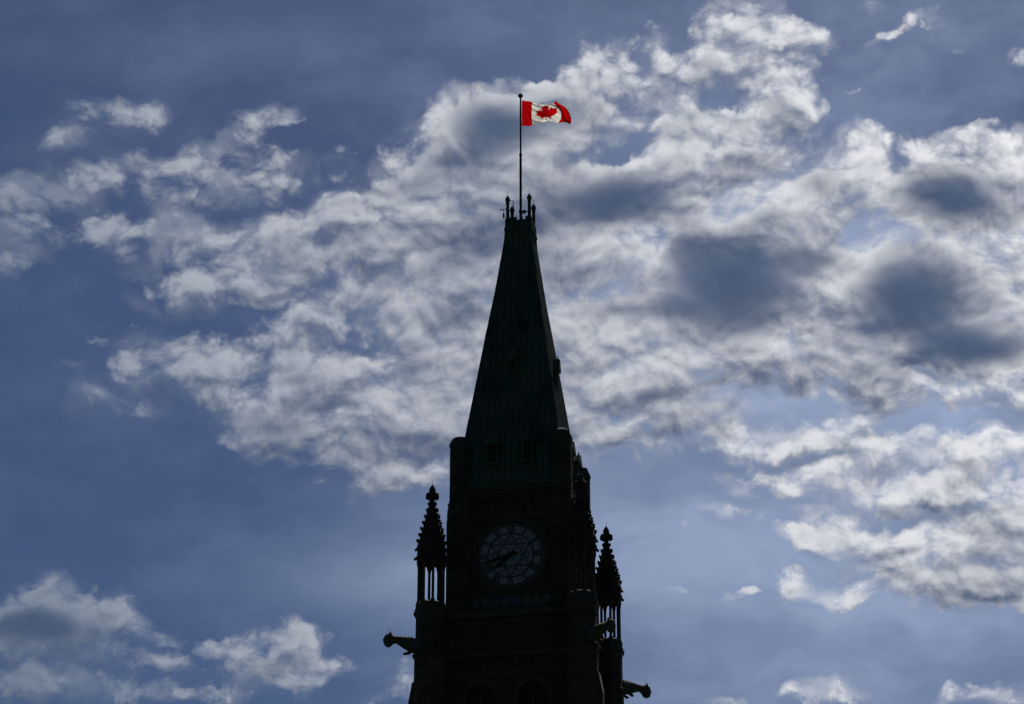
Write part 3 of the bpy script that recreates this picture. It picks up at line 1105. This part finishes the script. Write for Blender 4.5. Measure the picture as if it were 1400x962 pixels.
# where the cloth's upper and lower edge run, in metres from the foot of the hoist: s, x, z
TOPE = [(0, 0, 2.22), (.12, .38, 2.13), (.25, .80, 2.08), (.4, 1.33, 1.97), (.55, 1.88, 1.88), (.68, 2.25, 1.82), (.755, 2.42, 1.80), (.80, 2.58, 2.08), (.85, 2.84, 1.86), (.93, 3.32, 1.76), (.97, 3.54, 1.62), (1, 3.70, 1.25)]
BOTE = [(0, 0, 0), (.12, .40, .02), (.25, .80, .07), (.4, 1.44, .20), (.55, 2.02, .33), (.7, 2.55, .43), (.76, 2.76, .47), (.85, 3.10, .48), (.93, 3.38, .38), (1, 3.66, .20)]
NU, NV = 264, 132
fm = bmesh.new()
grid = []
for i in range(NU + 1):
    s = i / NU
    tx, tz = interp(TOPE, s)
    bx_, bz = interp(BOTE, s)
    row = []
    for j in range(NV + 1):
        t = j / NV
        bulge = 4 * t * (1 - t)
        x = bx_ + (tx - bx_) * t
        x += bulge * (.36 * math.exp(-((s - .74) / .11) ** 2) - .10 * math.exp(-((s - .24) / .07) ** 2) + .06 * math.sin(PI * s) + .08 * s ** 6)
        z = bz + (tz - bz) * (t + .5 * math.sin(PI * s) ** 2 * math.sin(2 * PI * (t - .5)) / (2 * PI))
        ph = 2 * PI * (1.55 * s - .42 * t)
        dep = s ** .7 * .34 * math.sin(ph + .4) + .10 * s * math.sin(2 * PI * (3.1 * s + 1.1 * t))
        dep += max(0, s - .76) * 1.3 * (1 - .5 * t)
        # folds that fan from the upper hoist corner
        ang = math.atan2(1 - t, s * 2 + .03)
        dep += .05 * math.sin(ang * 17) * min(1, s * 6) * math.exp(-s * 1.6)
        dep += .016 * math.sin(2 * PI * (7 * s + 4.5 * t)) * min(1, s * 4)
        row.append(fm.verts.new((x, dep, z)))
    grid.append(row)
for i in range(NU):
    for j in range(NV):
        u, v = (i + .5) / NU, (j + .5) / NV
        f = fm.faces.new((grid[i][j], grid[i + 1][j], grid[i + 1][j + 1], grid[i][j + 1]))
        f.smooth = True
        f.material_index = 0 if (u < .25 or u > .75 or in_leaf(u, v)) else 1
me = bpy.data.meshes.new('flag')
fm.to_mesh(me)
fm.free()
me.materials.append(M_RED)
me.materials.append(M_WHITE)
fl = bpy.data.objects.new('flag', me)
COL.objects.link(fl)
fl.location = Vector((0, 0, 93.5)) + RT * .1
fl.rotation_euler = (0, 0, math.atan2(RT.y, RT.x))
tag(fl, 'red and white flag with a red maple leaf flying from the pole', 'flag')

# ------------------------------------------------------------------ small fittings on the roof crown
AN = empty('antenna', (-.82, -.82, 85.9))
tag(AN, 'small antenna with a crossbar clamped to the left front roof post', 'antenna')
mb = MB()
mb.bar((-.12, 0, .1), (-.62, .02, .1), .03, 6)
mb.bar((-.3, 0, .1), (-.3, 0, -.6), .018, 6)
mb.build('arm', M_IRON, AN)
mb = MB()
mb.box((-.3, 0, -.42), (.12, .1, .34))
mb.build('radio_box', M_IRON, AN)
RA = empty('whip_antenna', (-.55, -.6, 86.4))
tag(RA, 'thin whip antenna on a bent bracket between the two left roof posts', 'antenna')
mb = MB()
mb.bar((-.2, -.15, .35), (.12, 0, .35), .018, 6)
mb.build('bracket', M_IRON, RA)
mb = MB()
mb.bar((.12, 0, -.35), (.12, 0, .38), .03, 6)
mb.build('whip', M_IRON, RA)
FLD = empty('floodlight', (.1, -.1, 85.75))
tag(FLD, 'small floodlight on an arm between the flagpole and the right front post', 'floodlight')
mb = MB()
mb.bar((.0, 0, .1), (.66, -.5, .1), .035, 6)
mb.bar((.12, -.05, .12), (.68, -.6, 1.1), .008, 5)
mb.build('arm', M_IRON, FLD)
mb = MB()
mb.lathe((.24, -.16, .06), [(.06, 0), (.13, .08), (.14, .22), (.05, .3)], 8)
mb.build('lamp_head', M_IRON, FLD)
